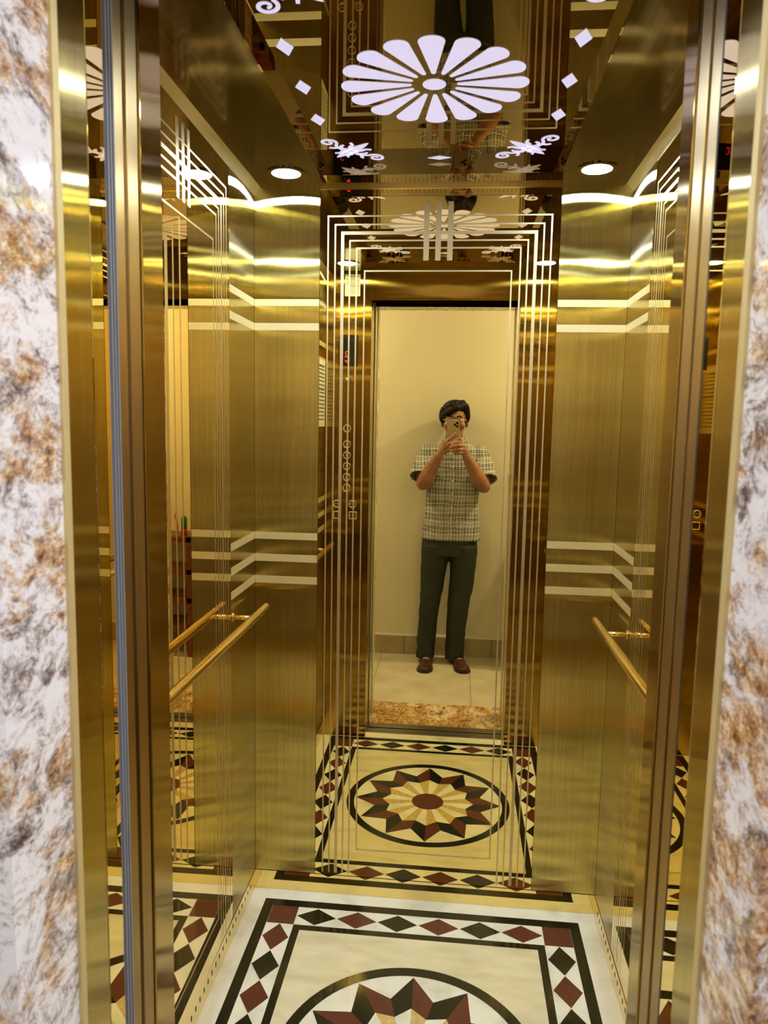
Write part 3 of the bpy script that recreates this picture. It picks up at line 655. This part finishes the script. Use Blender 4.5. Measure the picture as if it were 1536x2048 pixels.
# shirt
def wrin(c):
    w_ = MN.noise(Vector((c.x * 9, c.y * 9, c.z * 26))) * .0045 + MN.noise(Vector((c.x * 30 + 5, c.y * 30, c.z * 44))) * .0022
    return w_
SY = -.222
sp_ = [loft([(-.019, SY + .006, .797, .186, .118), (-.018, SY + .004, .86, .180, .118), (-.018, SY, .95, .170, .116), (-.018, SY, 1.04, .162, .115), (-.016, SY, 1.14, .166, .114), (-.015, SY, 1.24, .176, .112), (-.015, SY - .002, 1.31, .182, .104), (-.015, SY - .004, 1.352, .168, .085), (-.015, SY - .006, 1.385, .105, .070), (-.015, SY - .006, 1.412, .066, .064)])]
def sleeve(SH, EL, sx):
    SH, EL = Vector(SH), Vector(EL); end = SH.lerp(EL, .80) + Vector((sx * .012, .004, -.004))
    pts = [SH + Vector((-sx * .05, 0, -.012)), SH + Vector((-sx * .004, 0, -.008)), SH.lerp(EL, .3) + Vector((sx * .006, 0, 0)), SH.lerp(EL, .6) + Vector((sx * .010, 0, 0)), end]
    rs = [.058, .064, .068, .074, .080]
    V, F = tube_data(pts, rs, 28, False); n = len(pts); s = 28
    V2, _ = tube_data([SH.lerp(EL, .38) + Vector((sx * .006, 0, 0)), end], [.062, .0745], 28, False)
    k = len(V); V = V + V2
    F = F + [tuple(range(s - 1, -1, -1))] + [((n - 1) * s + i, (n - 1) * s + (i + 1) % s, k + s + (i + 1) % s, k + s + i) for i in range(s)]
    F += [(k + i, k + (i + 1) % s, k + s + (i + 1) % s, k + s + i)[::-1] for i in range(s)] + [tuple(range(k, k + s))]
    return V, F
sp_ += [sleeve(LSH, LEL, -1), sleeve(RSH, REL, 1)]
shirt = blob('shirt', sp_, .0045, 'plaid', per_, 9, wrin)
shirt['label'] = 'grey and cream checked short-sleeved shirt'
# collar wings and placket
for s in (-1, 1):
    c0 = [(hx + s * .004, SY + .072, 1.400), (hx + s * .030, SY + .064, 1.425), (hx + s * .058, SY + .020, 1.438), (hx + s * .060, SY - .030, 1.440), (hx + s * .030, SY - .064, 1.442), (hx, SY - .070, 1.442)]
    c1 = [(hx + s * .022, SY + .092, 1.362), (hx + s * .052, SY + .080, 1.378), (hx + s * .078, SY + .026, 1.398), (hx + s * .080, SY - .035, 1.402), (hx + s * .040, SY - .078, 1.404), (hx, SY - .084, 1.404)]
    off = Vector((0, .004, 0)); V = c0 + c1 + [tuple(Vector(p) - Vector((s * .003, .003, 0))) for p in c0 + c1]; n = 6
    F = [(i, i + 1, n + i + 1, n + i) for i in range(5)] + [(2 * n + i, 3 * n + i, 3 * n + i + 1, 2 * n + i + 1) for i in range(5)] + [(i, 2 * n + i, 2 * n + i + 1, i + 1) for i in range(5)] + [(n + i, n + i + 1, 3 * n + i + 1, 3 * n + i) for i in range(5)] + [(0, n, 3 * n, 2 * n), (5, 2 * n + 5, 3 * n + 5, n + 5)]
    mesh('collar_wing', V, F, 'plaid', per_, True)
for z_ in (1.33, 1.25, 1.17, 1.09, 1.01, .93, .85): mesh('shirt_button', *ell((-.016 - (1.33 - z_) * .012, SY + .119 - (.006 if z_ > 1.3 else 0), z_), (.0055, .004, .0055), 0, 0, 12), 'white_paint', shirt, True)
# trousers
tr = [loft([(-.028, SY + .012, .70, .170, .104), (-.028, SY + .010, .76, .172, .106), (-.028, SY + .008, .83, .170, .106)])]
def leg(pts): return loft([(x, y, z, a, b_) for x, y, z, a, b_ in pts][::-1], 32, 2.1)
tr += [leg([(-.112, SY + .012, .76, .086, .100), (-.116, SY + .012, .66, .086, .094), (-.128, SY + .016, .52, .075, .080), (-.140, SY + .018, .38, .064, .070), (-.150, SY + .010, .24, .060, .066), (-.158, SY + .004, .12, .060, .066), (-.160, SY + .004,   .030, .059, .072)])]
tr += [leg([(.060, SY + .012, .76, .088, .100), (.062, SY + .012, .66, .084, .094), (.056, SY + .016, .52, .076, .080), (.040, SY + .018, .38, .068, .070), (.032, SY + .010, .24, .062, .066), (.026, SY + .004, .12, .060, .066), (.024, SY + .004, .030, .059, .072)])]
blob('trousers', tr, .0055, 'trousers', per_, 4, lambda c: MN.noise(Vector((c.x * 14, c.y * 14, c.z * 16))) * .004 * (1.6 if c.z < .2 or .3 < c.z < .5 else 1))
# loafers
def loafer(hx_, hy_, tx, ty):
    d = Vector((tx - hx_, ty - hy_, 0)); L_ = d.length; d.normalize(); n = Vector((-d.y, d.x, 0)); H = Vector((hx_, hy_, 0))
    def mpt(t, s, z): return H + d * (t * L_) + n * s + Vector((0, 0, z))
    def shape(z, k, top=None):
        return [(0, .018), (.06, .030), (.18, .034), (.36, .032), (.55, .038), (.72, .046), (.86, .043), (.95, .030), (1.0, .012)]
    prof = shape(0, 1)
    upr = []
    for t, w_ in prof: upr.append((t, w_, .062 if t < .1 else .060 if t < .4 else .060 - (t - .4) * .052))
    V, F = [], []; seg = 16
    for t, w_, h in upr:
        for k in range(seg):
            a = PI * 2 * k / seg; z = .012 + max(0, math.sin(a)) ** .8 * h * .72 if math.sin(a) > 0 else .012 + .004 * math.sin(a)
            V.append(mpt(.01 + t * .98, w_ * math.copysign(abs(math.cos(a)) ** .8, math.cos(a)), z))
    for i in range(len(upr) - 1):
        for k in range(seg): F.append((i * seg + k, i * seg + (k + 1) % seg, (i + 1) * seg + (k + 1) % seg, (i + 1) * seg + k))
    F += [tuple(range(seg - 1, -1, -1)), tuple(range((len(upr) - 1) * seg, len(upr) * seg))]
    sh = mesh('shoe', V, F, 'shoe', per_, True); m = sh.modifiers.new('sub', 'SUBSURF'); m.levels = 1; m.render_levels = 2
    o = [mpt(t, w_ + .003, 0)[:2] for t, w_ in prof] + [mpt(t, -w_ - .003, 0)[:2] for t, w_ in reversed(prof)]
    prism('sole', o, .0003, .012, FLOORMAP, 'black', sh)
    q = [mpt(.50, s * .034, .030 + (1 - (s) ** 2) * .020) for s in (-1, -.6, -.2, .2, .6, 1)]
    tube('strap', q, [.006] * 6, 'shoe', sh, 8)
    tube('metal_bit', [mpt(.50, -.016, .0535), mpt(.50, .016, .0535)], .0028, 'chrome', sh, 8)
    V2 = [mpt(.55 + .36 * math.sin(PI * i / 10), .026 * math.cos(PI * i / 10), .054 - .16 * .36 * math.sin(PI * i / 10) * .75 - .006 * abs(math.cos(PI * i / 10))) for i in range(11)]
    tube('apron_seam', V2, .0022, 'shoe', sh, 6)
    return sh
loafer(-.145, -.245, -.158, .030); loafer(.034, -.262, .088, .004)
# phone: tilted with the camera, its lens at the camera's place
Mc = cam.matrix_world
def pm(x, y, z): return Mc @ Vector((x, y + .013, z))
ph = tag(empty('phone', pm(-.024, -.05, .01)), 'gold phone with three lenses held up by the person', 'phone')
def rr(x0, x1, y0, y1, r, n=6):
    out = []
    for cx_, cy_, a0 in ((x1 - r, y1 - r, 0), (x0 + r, y1 - r, 90), (x0 + r, y0 + r, 180), (x1 - r, y0 + r, 270)):
        for i in range(n + 1): a = math.radians(a0 + 90 * i / n); out.append((cx_ + r * math.cos(a), cy_ + r * math.sin(a)))
    return out
prism('body', rr(-.0605, .0135, -.125, .020, .010), .0085, .0160, pm, 'phone_gold', ph)
prism('screen', rr(-.0585, .0115, -.123, .018, .009), .0161, .0164, pm, 'display', ph)
bp_ = prism('camera_bump', rr(-.0250, .0115, -.0270, .0175, .008), .0070, .0085, pm, 'phone_gold', ph)
for x_, y_ in ((0.0, 0.004), (-.0145, -.0055), (0.0, -.0155)):
    prism('lens', [(x_ + .0072 * math.cos(2 * PI * i / 20), y_ + .0072 * math.sin(2 * PI * i / 20)) for i in range(20)], .0058, .0070, pm, 'display', bp_)
